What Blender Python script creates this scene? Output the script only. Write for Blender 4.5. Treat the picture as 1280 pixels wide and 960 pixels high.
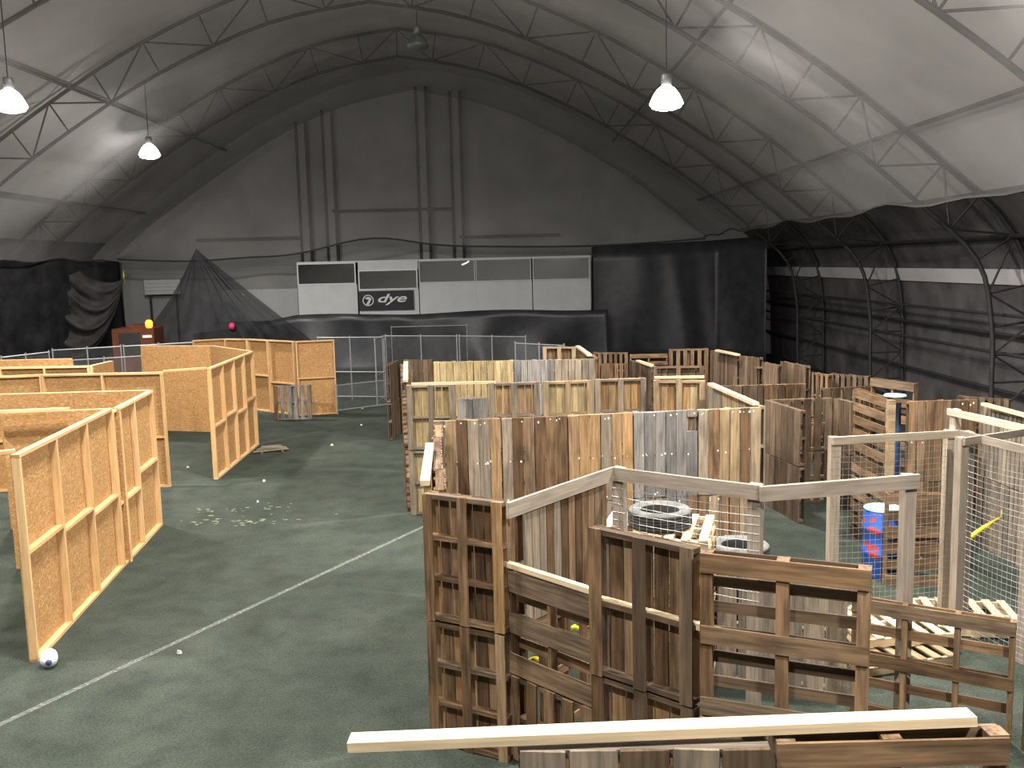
import bpy, math, random
from mathutils import Vector, Matrix
random.seed(7)
S = bpy.context.scene
for o in list(bpy.data.objects): bpy.data.objects.remove(o)
COL = S.collection

# ------------------------------------------------------------------ camera
F = 1164.0; CAMH = 4.5
pitch = math.atan(150/1164.0); roll = math.radians(1.35)
fwd = Vector((0, math.cos(pitch), -math.sin(pitch)))
r0 = Vector((1, 0, 0)); u0 = r0.cross(fwd)
rgt = r0*math.cos(roll) - u0*math.sin(roll)
upv = u0*math.cos(roll) + r0*math.sin(roll)
CP = Vector((0, 0, CAMH))
cd = bpy.data.cameras.new('camera'); cam = bpy.data.objects.new('camera', cd); COL.objects.link(cam)
cd.sensor_fit = 'HORIZONTAL'; cd.sensor_width = 36; cd.lens = 36*F/1280; cd.clip_end = 300
m = Matrix((rgt, upv, -fwd)).transposed().to_4x4(); m.translation = CP
cam.matrix_world = m
S.camera = cam

# ------------------------------------------------------------------ light set-up
w = bpy.data.worlds.new('world'); S.world = w; w.use_nodes = True
w.node_tree.nodes['Background'].inputs[0].default_value = (0.5, 0.55, 0.65, 1)
w.node_tree.nodes['Background'].inputs[1].default_value = 0.02
S.view_settings.view_transform = 'Standard'; S.view_settings.look = 'None'
S.view_settings.gamma = 1; S.view_settings.use_curve_mapping = False
S.view_settings.exposure = 0.0
LAMP_W = 1000.0          # downward power of one high-bay lamp
UP_W = 400.0             # light it spills sideways and up
LAMP_COL = (1.0, 0.955, 0.885)

def ray(x, y):
    d = fwd + rgt*((x-640)/F) - upv*((y-480)/F)
    return d/d.y
def onz(x, y, z=0.0):
    d = ray(x, y); return CP + d*((z-CAMH)/d.z)
def aty(x, y, Y): return CP + ray(x, y)*Y

# ------------------------------------------------------------------ materials
def nt(name):
    mt = bpy.data.materials.new(name); mt.use_nodes = True
    n = mt.node_tree.nodes; l = mt.node_tree.links
    return mt, n, l, n['Principled BSDF']
def ramp(n, stops):
    r = n.new('ShaderNodeValToRGB'); e = r.color_ramp.elements
    while len(e) < len(stops): e.new(0.5)
    for el, (p, c) in zip(e, stops): el.position = p; el.color = (*c, 1)
    return r
def wood(name, stops, grain=0.45, stain=0.35, rough=0.8):
    mt, n, l, b = nt(name)
    tc = n.new('ShaderNodeTexCoord'); oi = n.new('ShaderNodeObjectInfo')
    off = n.new('ShaderNodeMath'); off.operation = 'MULTIPLY'; off.inputs[1].default_value = 57.0
    l.new(oi.outputs['Random'], off.inputs[0])
    add = n.new('ShaderNodeVectorMath'); add.operation = 'ADD'
    l.new(tc.outputs['Object'], add.inputs[0]); l.new(off.outputs[0], add.inputs[1])
    mp = n.new('ShaderNodeMapping'); mp.inputs['Scale'].default_value = (1.6, 28, 28)
    l.new(add.outputs[0], mp.inputs[0])
    g = n.new('ShaderNodeTexNoise'); g.inputs['Scale'].default_value = 1.4; g.inputs['Detail'].default_value = 6
    l.new(mp.outputs[0], g.inputs['Vector'])
    mp2 = n.new('ShaderNodeMapping'); mp2.inputs['Scale'].default_value = (2.2, 7, 7)
    l.new(add.outputs[0], mp2.inputs[0])
    s = n.new('ShaderNodeTexNoise'); s.inputs['Scale'].default_value = 1.0; s.inputs['Detail'].default_value = 3
    l.new(mp2.outputs[0], s.inputs['Vector'])
    r = ramp(n, stops); l.new(oi.outputs['Random'], r.inputs[0])
    # grain
    gr = ramp(n, [(0.3, (1-grain,)*3), (0.62, (1.0,)*3), (0.8, (1.12,)*3)]); l.new(g.outputs[0], gr.inputs[0])
    st = ramp(n, [(0.32, (1-stain, 1-stain, 1-stain*0.95)), (0.55, (1.0,)*3)]); l.new(s.outputs[0], st.inputs[0])
    m1 = n.new('ShaderNodeMixRGB'); m1.blend_type = 'MULTIPLY'; m1.inputs[0].default_value = 1
    l.new(r.outputs[0], m1.inputs[1]); l.new(gr.outputs[0], m1.inputs[2])
    m2 = n.new('ShaderNodeMixRGB'); m2.blend_type = 'MULTIPLY'; m2.inputs[0].default_value = 1
    l.new(m1.outputs[0], m2.inputs[1]); l.new(st.outputs[0], m2.inputs[2])
    l.new(m2.outputs[0], b.inputs['Base Color']); b.inputs['Roughness'].default_value = rough
    b.inputs['Specular IOR Level'].default_value = 0.25
    bp = n.new('ShaderNodeBump'); bp.inputs['Strength'].default_value = 0.35; bp.inputs['Distance'].default_value = 0.004
    l.new(g.outputs[0], bp.inputs['Height']); l.new(bp.outputs[0], b.inputs['Normal'])
    return mt
def plain(name, col, rough=0.7, metal=0.0, spec=0.4, var=0.15, scale=6.0, bump=0.0):
    mt, n, l, b = nt(name)
    tc = n.new('ShaderNodeTexCoord'); g = n.new('ShaderNodeTexNoise')
    g.inputs['Scale'].default_value = scale; g.inputs['Detail'].default_value = 5
    l.new(tc.outputs['Object'], g.inputs['Vector'])
    r = ramp(n, [(0.3, tuple(c*(1-var) for c in col)), (0.7, tuple(min(1, c*(1+var)) for c in col))])
    l.new(g.outputs[0], r.inputs[0]); l.new(r.outputs[0], b.inputs['Base Color'])
    b.inputs['Roughness'].default_value = rough; b.inputs['Metallic'].default_value = metal
    b.inputs['Specular IOR Level'].default_value = spec
    if bump:
        bp = n.new('ShaderNodeBump'); bp.inputs['Strength'].default_value = bump; bp.inputs['Distance'].default_value = 0.02
        l.new(g.outputs[0], bp.inputs['Height']); l.new(bp.outputs[0], b.inputs['Normal'])
    return mt
def netmat(name, col, cover, var=0.12, scale=0.6):
    """woven netting: too fine to see its threads, so part of the light passes"""
    mt, n, l, b = nt(name); n.remove(b)
    out = n['Material Output']
    tc = n.new('ShaderNodeTexCoord'); g = n.new('ShaderNodeTexNoise')
    g.inputs['Scale'].default_value = scale; g.inputs['Detail'].default_value = 6
    l.new(tc.outputs['Object'], g.inputs['Vector'])
    r = ramp(n, [(0.3, tuple(c*(1-2*var) for c in col)), (0.7, tuple(c*(1+var) for c in col))]); l.new(g.outputs[0], r.inputs[0])
    d = n.new('ShaderNodeBsdfDiffuse'); l.new(r.outputs[0], d.inputs[0])
    t2 = n.new('ShaderNodeBsdfTranslucent'); l.new(r.outputs[0], t2.inputs[0])
    mx0 = n.new('ShaderNodeMixShader'); mx0.inputs[0].default_value = 0.3
    l.new(d.outputs[0], mx0.inputs[1]); l.new(t2.outputs[0], mx0.inputs[2])
    t = n.new('ShaderNodeBsdfTransparent'); mx = n.new('ShaderNodeMixShader')
    mr = n.new('ShaderNodeMapRange'); mr.inputs[3].default_value = cover-0.08; mr.inputs[4].default_value = cover+0.08
    l.new(g.outputs[0], mr.inputs[0]); l.new(mr.outputs[0], mx.inputs[0])
    l.new(t.outputs[0], mx.inputs[1]); l.new(mx0.outputs[0], mx.inputs[2]); l.new(mx.outputs[0], out.inputs[0])
    return mt
def emis(name, col, k):
    mt, n, l, b = nt(name)
    b.inputs['Base Color'].default_value = (*col, 1)
    b.inputs['Emission Color'].default_value = (*col, 1); b.inputs['Emission Strength'].default_value = k
    return mt

M = {}
M['brown'] = wood('wood_brown', [(0, (.115, .066, .033)), (.4, (.20, .118, .06)), (.75, (.28, .172, .092)), (1, (.19, .135, .088))], grain=.55, stain=.5)
M['dark'] = wood('wood_dark_shade', [(0, (.085, .055, .034)), (.5, (.14, .092, .056)), (1, (.20, .14, .09))])  # dark wood; also paints shade onto the unlit back-right rows
M['honey'] = wood('wood_honey', [(0, (.28, .165, .075)), (.35, (.40, .235, .10)), (.7, (.34, .23, .13)), (1, (.48, .29, .13))])
M['tan'] = wood('wood_tan', [(0, (.33, .23, .13)), (.5, (.42, .30, .17)), (1, (.36, .27, .17))])
M['yellow'] = wood('wood_yellow', [(0, (.36, .27, .13)), (.5, (.45, .33, .17)), (1, (.52, .40, .21))])
M['grey'] = wood('wood_grey', [(0, (.17, .16, .15)), (.5, (.24, .225, .21)), (1, (.30, .275, .25))])
M['greybrown'] = wood('wood_greybrown', [(0, (.19, .155, .12)), (.5, (.27, .22, .165)), (1, (.34, .275, .20))])
M['pale'] = wood('wood_pale', [(0, (.62, .47, .29)), (1, (.72, .57, .37))], grain=.2, stain=.12)
M['stud'] = wood('wood_stud', [(0, (.64, .40, .18)), (.5, (.70, .45, .215)), (1, (.76, .51, .26))], grain=.2, stain=.15)
M['postpale'] = wood('wood_post_pale', [(0, (.46, .38, .29)), (1, (.54, .46, .36))], grain=.3, stain=.2)
M['post'] = wood('wood_post', [(0, (.27, .225, .18)), (1, (.36, .30, .24))], grain=.3, stain=.2)

def osb_mat():
    mt, n, l, b = nt('osb')
    tc = n.new('ShaderNodeTexCoord'); oi = n.new('ShaderNodeObjectInfo')
    add = n.new('ShaderNodeVectorMath'); add.operation = 'ADD'
    l.new(tc.outputs['Object'], add.inputs[0]); l.new(oi.outputs['Random'], add.inputs[1])
    mp = n.new('ShaderNodeMapping'); mp.inputs['Scale'].default_value = (9, 9, 22)
    nz = n.new('ShaderNodeTexNoise'); nz.inputs['Scale'].default_value = 7; nz.inputs['Detail'].default_value = 2
    l.new(add.outputs[0], nz.inputs['Vector'])
    mixv = n.new('ShaderNodeMixRGB'); mixv.inputs[0].default_value = 0.12
    l.new(add.outputs[0], mixv.inputs[1]); l.new(nz.outputs[1], mixv.inputs[2])
    l.new(mixv.outputs[0], mp.inputs[0])
    v = n.new('ShaderNodeTexVoronoi'); v.inputs['Scale'].default_value = 3.2; l.new(mp.outputs[0], v.inputs['Vector'])
    sep = n.new('ShaderNodeSeparateColor'); l.new(v.outputs['Color'], sep.inputs[0])
    r = ramp(n, [(0, (.33, .17, .062)), (.35, (.40, .215, .082)), (.75, (.45, .25, .10)), (1, (.53, .33, .145))])
    l.new(sep.outputs[0], r.inputs[0]); l.new(r.outputs[0], b.inputs['Base Color'])
    b.inputs['Roughness'].default_value = 0.75; b.inputs['Specular IOR Level'].default_value = .3
    bp = n.new('ShaderNodeBump'); bp.inputs['Strength'].default_value = .25; bp.inputs['Distance'].default_value = .003
    l.new(sep.outputs[1], bp.inputs['Height']); l.new(bp.outputs[0], b.inputs['Normal'])
    return mt
M['osb'] = osb_mat()

def turf_mat():
    mt, n, l, b = nt('turf')
    tc = n.new('ShaderNodeTexCoord')
    def noise(sc, det, rough=.55):
        g = n.new('ShaderNodeTexNoise'); g.inputs['Scale'].default_value = sc; g.inputs['Detail'].default_value = det
        g.inputs['Roughness'].default_value = rough; l.new(tc.outputs['Object'], g.inputs['Vector']); return g
    big = noise(.35, 5); mid = noise(2.2, 6, .65); fine = noise(38, 4, .8)
    r1 = ramp(n, [(.3, (.034, .042, .034)), (.52, (.043, .054, .042)), (.72, (.063, .072, .060))]); l.new(big.outputs[0], r1.inputs[0])
    r2 = ramp(n, [(.3, (.72,)*3), (.5, (1.0,)*3), (.72, (1.25, 1.24, 1.22))]); l.new(mid.outputs[0], r2.inputs[0])
    r3 = ramp(n, [(.35, (.5,)*3), (.6, (1.25,)*3)]); l.new(fine.outputs[0], r3.inputs[0])
    a = n.new('ShaderNodeMixRGB'); a.blend_type = 'MULTIPLY'; a.inputs[0].default_value = 1
    l.new(r1.outputs[0], a.inputs[1]); l.new(r2.outputs[0], a.inputs[2])
    c = n.new('ShaderNodeMixRGB'); c.blend_type = 'MULTIPLY'; c.inputs[0].default_value = .8
    l.new(a.outputs[0], c.inputs[1]); l.new(r3.outputs[0], c.inputs[2])
    l.new(c.outputs[0], b.inputs['Base Color'])
    b.inputs['Roughness'].default_value = .95; b.inputs['Specular IOR Level'].default_value = .15
    bp = n.new('ShaderNodeBump'); bp.inputs['Strength'].default_value = .6; bp.inputs['Distance'].default_value = .02
    l.new(fine.outputs[0], bp.inputs['Height']); l.new(bp.outputs[0], b.inputs['Normal'])
    return mt
M['turf'] = turf_mat()
def chalk_mat():
    mt, n, l, b = nt('chalk')
    out = n['Material Output']; tc = n.new('ShaderNodeTexCoord'); g = n.new('ShaderNodeTexNoise')
    g.inputs['Scale'].default_value = 22; g.inputs['Detail'].default_value = 6; l.new(tc.outputs['Object'], g.inputs['Vector'])
    r = ramp(n, [(.30, (.12, .12, .12)), (.65, (.62, .62, .62))]); l.new(g.outputs[0], r.inputs[0])
    b.inputs['Base Color'].default_value = (.24, .25, .23, 1); b.inputs['Roughness'].default_value = .95
    t = n.new('ShaderNodeBsdfTransparent'); mx = n.new('ShaderNodeMixShader')
    l.new(r.outputs[0], mx.inputs[0]); l.new(t.outputs[0], mx.inputs[1]); l.new(b.outputs[0], mx.inputs[2]); l.new(mx.outputs[0], out.inputs[0])
    return mt
M['chalk'] = chalk_mat()
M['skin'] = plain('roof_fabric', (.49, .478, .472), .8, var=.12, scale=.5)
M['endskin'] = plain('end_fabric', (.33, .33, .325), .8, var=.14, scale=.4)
M['blackskin'] = plain('black_liner', (.085, .080, .083), .65, var=.45, scale=1.1, bump=.4)
M['tarp'] = plain('black_tarp', (.034, .035, .041), .38, var=.3, scale=2, bump=.4)
M['steel'] = plain('truss_steel', (.035, .034, .034), .6, .2, var=.2)
M['galv'] = plain('galvanised_pipe', (.34, .35, .36), .5, .5, var=.15)
M['net'] = netmat('ceiling_netting', (.40, .392, .39), .40)
M['dnet'] = netmat('black_netting', (.035, .035, .04), .72, var=.25, scale=1.5)
M['tnet'] = netmat('tent_netting', (.042, .043, .048), .78, var=.2, scale=2)
M['swag'] = netmat('swag_netting', (.085, .08, .08), .78, var=.2, scale=2)
M['chain'] = netmat('chain_link', (.26, .27, .28), .20, var=.1, scale=4)
M['screen'] = netmat('dark_screen', (.05, .052, .055), .55, var=.2, scale=3)
M['rope'] = plain('rope', (.05, .05, .05), .9)
M['white'] = plain('white_paint', (.50, .51, .52), .6, var=.06, scale=1.5)
M['whiteframe'] = plain('white_frame', (.62, .62, .62), .5, var=.05)
M['inside'] = plain('booth_interior', (.12, .12, .12), .8)
M['banner'] = plain('banner_cloth', (.012, .013, .02), .6, var=.2)
M['ink'] = plain('banner_white', (.62, .62, .63), .6, var=.03)
M['rubber'] = plain('tyre_rubber', (.035, .035, .036), .75, var=.3, scale=9)
M['rubberdust'] = plain('tyre_dusty_wall', (.115, .115, .108), .85, var=.35, scale=7)
M['wire'] = plain('wire', (.46, .46, .45), .45, .5, var=.1)
M['plastic'] = plain('white_plastic', (.75, .77, .82), .4, var=.04)
M['cap'] = plain('blue_cap', (.06, .08, .22), .4, var=.05)
M['lid'] = plain('light_blue_lid', (.35, .55, .72), .4, var=.1)
M['bluesheet'] = plain('blue_sheet', (.02, .045, .11), .5, var=.3)
M['tape'] = plain('yellow_tape', (.75, .60, .02), .5, var=.12, scale=30)
M['orange'] = plain('orange_paint', (.10, .028, .010), .5, var=.25, scale=2)
M['machine'] = plain('machine_black', (.02, .02, .02), .6)
M['amber'] = emis('amber_beacon', (1.0, .30, .03), 2.2)
M['pink'] = plain('pink_tone', (.50, .03, .12), .7)
M['greencloth'] = plain('lime_ribbon', (.45, .50, .08), .6)
M['lampglass'] = emis('lamp_lens', (1.0, .98, .95), 40)
M['lampglow'] = emis('lamp_prismatic_bell', (1.0, .98, .95), 12)
M['lampmetal'] = plain('lamp_metal', (.18, .18, .18), .5, .5)
M['tube'] = emis('reflection_glow', (1, 1, 1), 3)
M['paper'] = plain('scrap_paper', (.62, .62, .58), .8, var=.1)
M['splat'] = plain('paint_splat', (.22, .24, .15), .8, var=.25)
M['nail'] = plain('white_nail_head', (.8, .8, .76), .5, var=.03)
def glassmat():
    mt, n, l, b = nt('window_pane'); out = n['Material Output']; n.remove(b)
    t = n.new('ShaderNodeBsdfTransparent'); t.inputs[0].default_value = (.75, .78, .78, 1)
    g = n.new('ShaderNodeBsdfGlossy'); g.inputs['Roughness'].default_value = .08
    mx = n.new('ShaderNodeMixShader'); mx.inputs[0].default_value = .22
    l.new(t.outputs[0], mx.inputs[1]); l.new(g.outputs[0], mx.inputs[2]); l.new(mx.outputs[0], out.inputs[0]); return mt
M['pane'] = glassmat()
def drum_mat():
    mt, n, l, b = nt('drum_blue')
    tc = n.new('ShaderNodeTexCoord'); mp = n.new('ShaderNodeMapping'); mp.inputs['Scale'].default_value = (3.2, 3.2, 5.5)
    l.new(tc.outputs['Object'], mp.inputs[0])
    g = n.new('ShaderNodeTexNoise'); g.inputs['Scale'].default_value = 1.6; g.inputs['Detail'].default_value = 1.5
    l.new(mp.outputs[0], g.inputs['Vector'])
    r = ramp(n, [(.56, (.025, .10, .42)), (.60, (.35, .05, .06))]); r.color_ramp.interpolation = 'LINEAR'
    l.new(g.outputs[0], r.inputs[0]); l.new(r.outputs[0], b.inputs['Base Color']); b.inputs['Roughness'].default_value = .4
    return mt
M['drum'] = drum_mat()

# ------------------------------------------------------------------ mesh helpers
def link(name, me, mat, parent=None):
    o = bpy.data.objects.new(name, me); COL.objects.link(o)
    if mat is not None:
        if not me.materials: me.materials.append(None)
        o.material_slots[0].link = 'OBJECT'; o.material_slots[0].material = mat
    if parent is not None: o.parent = parent
    return o
def tag(o, label, cat, group=None, kind=None):
    o['label'] = label
    if cat: o['category'] = cat
    if group: o['group'] = group
    if kind: o['kind'] = kind
    return o
def empty(name, loc, rz=0.0, rx=0.0, ry=0.0):
    o = bpy.data.objects.new(name, None); COL.objects.link(o)
    o.location = loc; o.rotation_euler = (rx, ry, rz); o.empty_display_size = .2
    return o
def mesh(name, vs, fs, smooth=False):
    me = bpy.data.meshes.new(name); me.from_pydata([tuple(v) for v in vs], [], fs); me.update()
    if smooth:
        for p in me.polygons: p.use_smooth = True
    return me
class MB:
    def __init__(s): s.v = []; s.f = []
    def box(s, a, b):
        k = len(s.v); (x0, y0, z0), (x1, y1, z1) = a, b
        s.v += [(x0, y0, z0), (x1, y0, z0), (x1, y1, z0), (x0, y1, z0), (x0, y0, z1), (x1, y0, z1), (x1, y1, z1), (x0, y1, z1)]
        s.f += [tuple(k+i for i in q) for q in ((3, 2, 1, 0), (4, 5, 6, 7), (0, 1, 5, 4), (1, 2, 6, 5), (2, 3, 7, 6), (3, 0, 4, 7))]
        return s
    def tube(s, pts, r, n=6, caps=True):
        pts = [Vector(p) for p in pts]; k0 = len(s.v)
        for i, p in enumerate(pts):
            t = (pts[min(i+1, len(pts)-1)] - pts[max(i-1, 0)]).normalized()
            a = t.cross(Vector((0, 0, 1)))
            if a.length < 1e-3: a = Vector((1, 0, 0))
            a.normalize(); b = t.cross(a)
            for j in range(n):
                q = 2*math.pi*j/n
                s.v.append(tuple(p + (a*math.cos(q) + b*math.sin(q))*r))
        for i in range(len(pts)-1):
            for j in range(n):
                k = k0+i*n
                s.f.append((k+j, k+(j+1) % n, k+n+(j+1) % n, k+n+j))
        if caps:
            s.f.append(tuple(k0+j for j in range(n))[::-1]); s.f.append(tuple(k0+(len(pts)-1)*n+j for j in range(n)))
        return s
    def lathe(s, prof, n=24, closed=False):
        k = len(s.v)
        for r, z in prof:
            for j in range(n):
                q = 2*math.pi*j/n; s.v.append((r*math.cos(q), r*math.sin(q), z))
        rng = len(prof) if closed else len(prof)-1
        for i in range(rng):
            i2 = (i+1) % len(prof)
            for j in range(n):
                s.f.append((k+i*n+j, k+i*n+(j+1) % n, k+i2*n+(j+1) % n, k+i2*n+j))
        return s
    def grid(s, rows, flip=False):
        k = len(s.v); nr = len(rows); nc = len(rows[0])
        for r in rows: s.v += [tuple(p) for p in r]
        for i in range(nr-1):
            for j in range(nc-1):
                q = (k+i*nc+j, k+i*nc+j+1, k+(i+1)*nc+j+1, k+(i+1)*nc+j)
                s.f.append(q[::-1] if flip else q)
        return s
    def build(s, name, mat, parent=None, smooth=False):
        return link(name, mesh(name, s.v, s.f, smooth), mat, parent)

_bc = {}
def board_mesh(L, wd, t, var):
    """one sawn board, long axis X, slightly out of square"""
    key = (round(L, 2), round(wd, 3), round(t, 3), var)
    if key in _bc: return _bc[key]
    rnd = random.Random(hash(key) & 0xffff)
    vs = []
    n = 3
    for i in range(n):
        x = -L/2 + L*i/(n-1)
        e = 0.5 if 0 < i < n-1 else 1.0
        for (sy, sz) in ((-1, -1), (1, -1), (1, 1), (-1, 1)):
            jx = rnd.uniform(-.006, .006) if e == 1 else 0
            vs.append((x+jx, sy*wd/2 + rnd.uniform(-.004, .004)*min(1, wd*10), sz*t/2))
    fs = [(3, 2, 1, 0), tuple(4*(n-1)+i for i in range(4))]
    for i in range(n-1):
        for j in range(4):
            fs.append((4*i+j, 4*i+(j+1) % 4, 4*i+4+(j+1) % 4, 4*i+4+j))
    me = mesh('board', vs, fs); _bc[key] = me
    return me
RV = Matrix.Rotation(-math.pi/2, 4, 'Y')            # X axis -> up
def board(name, parent, c, axis, L, wd, t, mat, wob=0.006):
    """axis 'x': along the wall, 'z': upright, wide face towards -y;  'e' / 'ez': on edge (wide face up / sideways)"""
    o = link(name, board_mesh(L, wd, t, random.randrange(3)), mat, parent)
    R = {'x': Matrix.Rotation(math.pi/2, 4, 'X'),
         'e': Matrix.Identity(4),
         'z': RV @ Matrix.Rotation(math.pi/2, 4, 'X'),
         'ez': RV,
         'y': Matrix.Rotation(math.pi/2, 4, 'Z')}[axis]
    jit = Matrix.Rotation(random.uniform(-wob, wob), 4, 'Y')
    o.matrix_local = Matrix.Translation(c) @ jit @ R
    return o
ORD = ['first', 'second', 'third', 'fourth', 'fifth', 'sixth', 'seventh', 'eighth', 'ninth']

# ------------------------------------------------------------------ pallets
def pallet(root, W, Hh, orient='V', nf=3, nb=7, fw=.095, bw=.095, ns=3, fm='brown', bm='brown', sm='brown',
           z0=0.0, dep=.085, t=.018, sw=.04, hole=None, depth_boards=True, mixm=None):
    """upright pallet; local x along wall, z up, -y is the front face"""
    D = dep/2
    def pick(k): return M[random.choice(mixm)] if (mixm and random.random() < .35) else M[k]
    if orient == 'V':
        for i in range(ns):
            z = z0 + sw/2 + .012 + (Hh-sw-.024)*i/(ns-1)
            board('stringer', root, (0, 0, z), 'e', W-.004, dep, sw, M[sm], .002)
        for (n, bwid, y, mk, nm) in ((nf, fw, -D-t/2, fm, 'front_board'), (nb, bw, D+t/2, bm, 'back_board')):
            bwid = min(bwid, (W-.004)/n-.001)
            for i in range(n):
                x = -W/2 + bwid/2 + .002 + (W-bwid-.004)*(i/(n-1) if n > 1 else .5)
                dz = random.uniform(-.012, .012) if depth_boards else 0
                L = Hh-.006
                if hole and nm == 'front_board' and i == hole[0]:
                    za, zb = hole[1], hole[2]
                    board(nm, root, (x, y, z0+za/2), 'z', za, bwid, t, pick(mk))
                    if Hh-zb > .03: board(nm, root, (x, y, z0+(zb+Hh)/2), 'z', Hh-zb, bwid, t, pick(mk))
                    continue
                wd = bwid*random.uniform(.93, 1.0)
                board(nm, root, (x, y, z0+Hh/2+min(dz, 0)*.3), 'z', L-abs(dz), wd, t, pick(mk), .004)
    else:
        for i in range(ns):
            x = -W/2 + sw/2 + .002 + (W-sw-.004)*i/(ns-1)
            board('stringer', root, (x, 0, z0+Hh/2), 'ez', Hh-.006, dep, sw, M[sm], .002)
        for (n, bwid, y, mk, nm) in ((nf, fw, -D-t/2, fm, 'front_board'), (nb, bw, D+t/2, bm, 'back_board')):
            for i in range(n):
                z = z0 + bwid/2 + .003 + (Hh-bwid-.006)*(i/(n-1) if n > 1 else .5)
                board(nm, root, (0, y, z), 'x', W-.006-random.uniform(0, .015), bwid*random.uniform(.93, 1.0), t, pick(mk), .003)
    return root
TONE = {'brown': 'brown', 'dark': 'dark brown', 'honey': 'honey coloured', 'tan': 'tan', 'yellow': 'yellowish', 'grey': 'weathered grey', 'greybrown': 'grey-brown', 'pale': 'pale'}
GR = 'wooden pallets of the maze walls'
def wall_xy(A, B, z, cols=1, tiers=2, orient='V', face='deck', tones=('brown',), desc='', z0=0.0, nf=None, nb=None, fw=None, bw=None,
            ns=3, hole=None, mixm=None, sw=.04, tilt=0.0, back=None, flecks=0):
    A = Vector(A); B = Vector(B); d = Vector((B.x-A.x, B.y-A.y)); L = d.length; rz = math.atan2(d.y, d.x)
    Wc = L/cols; Ht = (z-z0)/tiers
    for c in range(cols):
        for k in range(tiers):
            f = (c+.5)/cols
            off = random.uniform(-.012, .012)
            nrm = Vector((-math.sin(rz), math.cos(rz)))
            p = (A.x+d.x*f + nrm.x*(.055+off), A.y+d.y*f + nrm.y*(.055+off), z0+k*Ht)
            tone = tones[c % len(tones)]
            bk = back or tone
            rt = empty('wooden_pallet', p, rz, rx=tilt)
            n1 = nf or (7 if face == 'deck' else 3); n2 = nb or (3 if face == 'deck' else 7)
            w1 = fw or ((Wc-.02)/n1-.006 if face == 'deck' else .1); w2 = bw or ((Wc-.02)/n2-.006 if face != 'deck' else .1)
            if orient == 'H':
                w1 = fw or (Ht/n1-.012 if face == 'deck' else .1); w2 = bw or (.1 if face == 'deck' else .085)
            hh = hole if (hole and hole[3] == (c, k)) else None
            pallet(rt, Wc-.012, Ht-.004, orient, n1, n2, w1, w2, ns, tone, bk, tone, hole=hh, mixm=mixm, sw=sw)
            if flecks:
                fb = MB()
                for q in range(flecks):
                    fx = -Wc/2+.05+random.random()*(Wc-.1); fz = random.choice((.03, .5, .97))*(Ht-.06)+.03+random.uniform(-.02, .02); fr = random.uniform(.006, .014)
                    n0 = len(fb.v); fb.v += [(fx+fr*math.cos(g*math.pi/3), -.0625, fz+fr*1.3*math.sin(g*math.pi/3)) for g in range(6)]; fb.f.append(tuple(range(n0, n0+6)))
                fo = fb.build('paint_flecks', M['nail'], rt); fo['kind'] = 'stuff'; fo['label'] = 'tiny white paint flecks'
            tw = '' if tiers == 1 else ('upper ' if k == tiers-1 else 'lower ')
            pos = '' if cols == 1 else (', %s from left' % ORD[c])
            tag(rt, ('%s%s pallet%s in %s' % (tw, TONE[tone], pos, desc)).strip(), 'pallet', GR)
def wall(a, b, z, **k): wall_xy(onz(*a, z), onz(*b, z), z, **k)

def lumber(A, B, wd, t, mat, label, cat='plank', group=None, name='wood_plank', up=True):
    """a board from A to B (centres), wide face up if up else sideways"""
    A = Vector(A); B = Vector(B); d = B-A; L = d.length
    me = board_mesh(L, wd, t, random.randrange(3))
    o = link(name, me, mat)
    x = d.normalized(); y = Vector((0, 0, 1)).cross(x).normalized(); z = x.cross(y)
    R = Matrix((x, y, z)).transposed().to_4x4()
    if not up: R = R @ Matrix.Rotation(math.pi/2, 4, 'X')
    R.translation = (A+B)/2; o.matrix_world = R
    return tag(o, label, cat, group)

# ------------------------------------------------------------------ OSB stud walls
def osb_wall(A, B, z, bays, label, studs='front', mids=None, mid=True, group='framed OSB walls', z0=0.0, uneven=None):
    A = Vector(A); B = Vector(B); d = Vector((B.x-A.x, B.y-A.y)); L = d.length; rz = math.atan2(d.y, d.x)
    rt = empty('osb_wall_panel', ((A.x+B.x)/2, (A.y+B.y)/2, z0), rz)
    s = 1 if studs == 'front' else -1        # stud frame towards -y (front) or +y
    sd, st = .089, .042
    Hh = z-z0
    board('bottom_rail', rt, (0, 0, st/2), 'e', L, sd, st, M['stud'], 0)
    board('top_rail', rt, (0, 0, Hh-st/2), 'e', L, sd, st, M['stud'], 0)
    xs = uneven or [-L/2+st/2+(L-st)*i/bays for i in range(bays+1)]
    for x in xs: board('stud', rt, (x, 0, Hh/2), 'ez', Hh-2*st-.002, sd, st, M['stud'], .002)
    if mid:
        for i in range(len(xs)-1):
            zz = (mids[i % len(mids)] if mids else .5)*Hh
            board('mid_rail', rt, ((xs[i]+xs[i+1])/2, 0, zz), 'e', xs[i+1]-xs[i]-st-.002, sd, st, M['stud'], .004)
    ns = max(1, round(L/1.22)); Ws = L/ns
    for i in range(ns):
        mb = MB().box((-Ws/2+.002, -.006, .004), (Ws/2-.002, .006, Hh-.004))
        o = mb.build('osb_sheet', M['osb'], rt); o.location = (-L/2+Ws*(i+.5), s*(sd/2+.007), 0)
    return tag(rt, label, 'wall panel', group)
def owall(a, b, z, bays, label, **k): return osb_wall(onz(*a, z), onz(*b, z), z, bays, label, **k)

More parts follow.
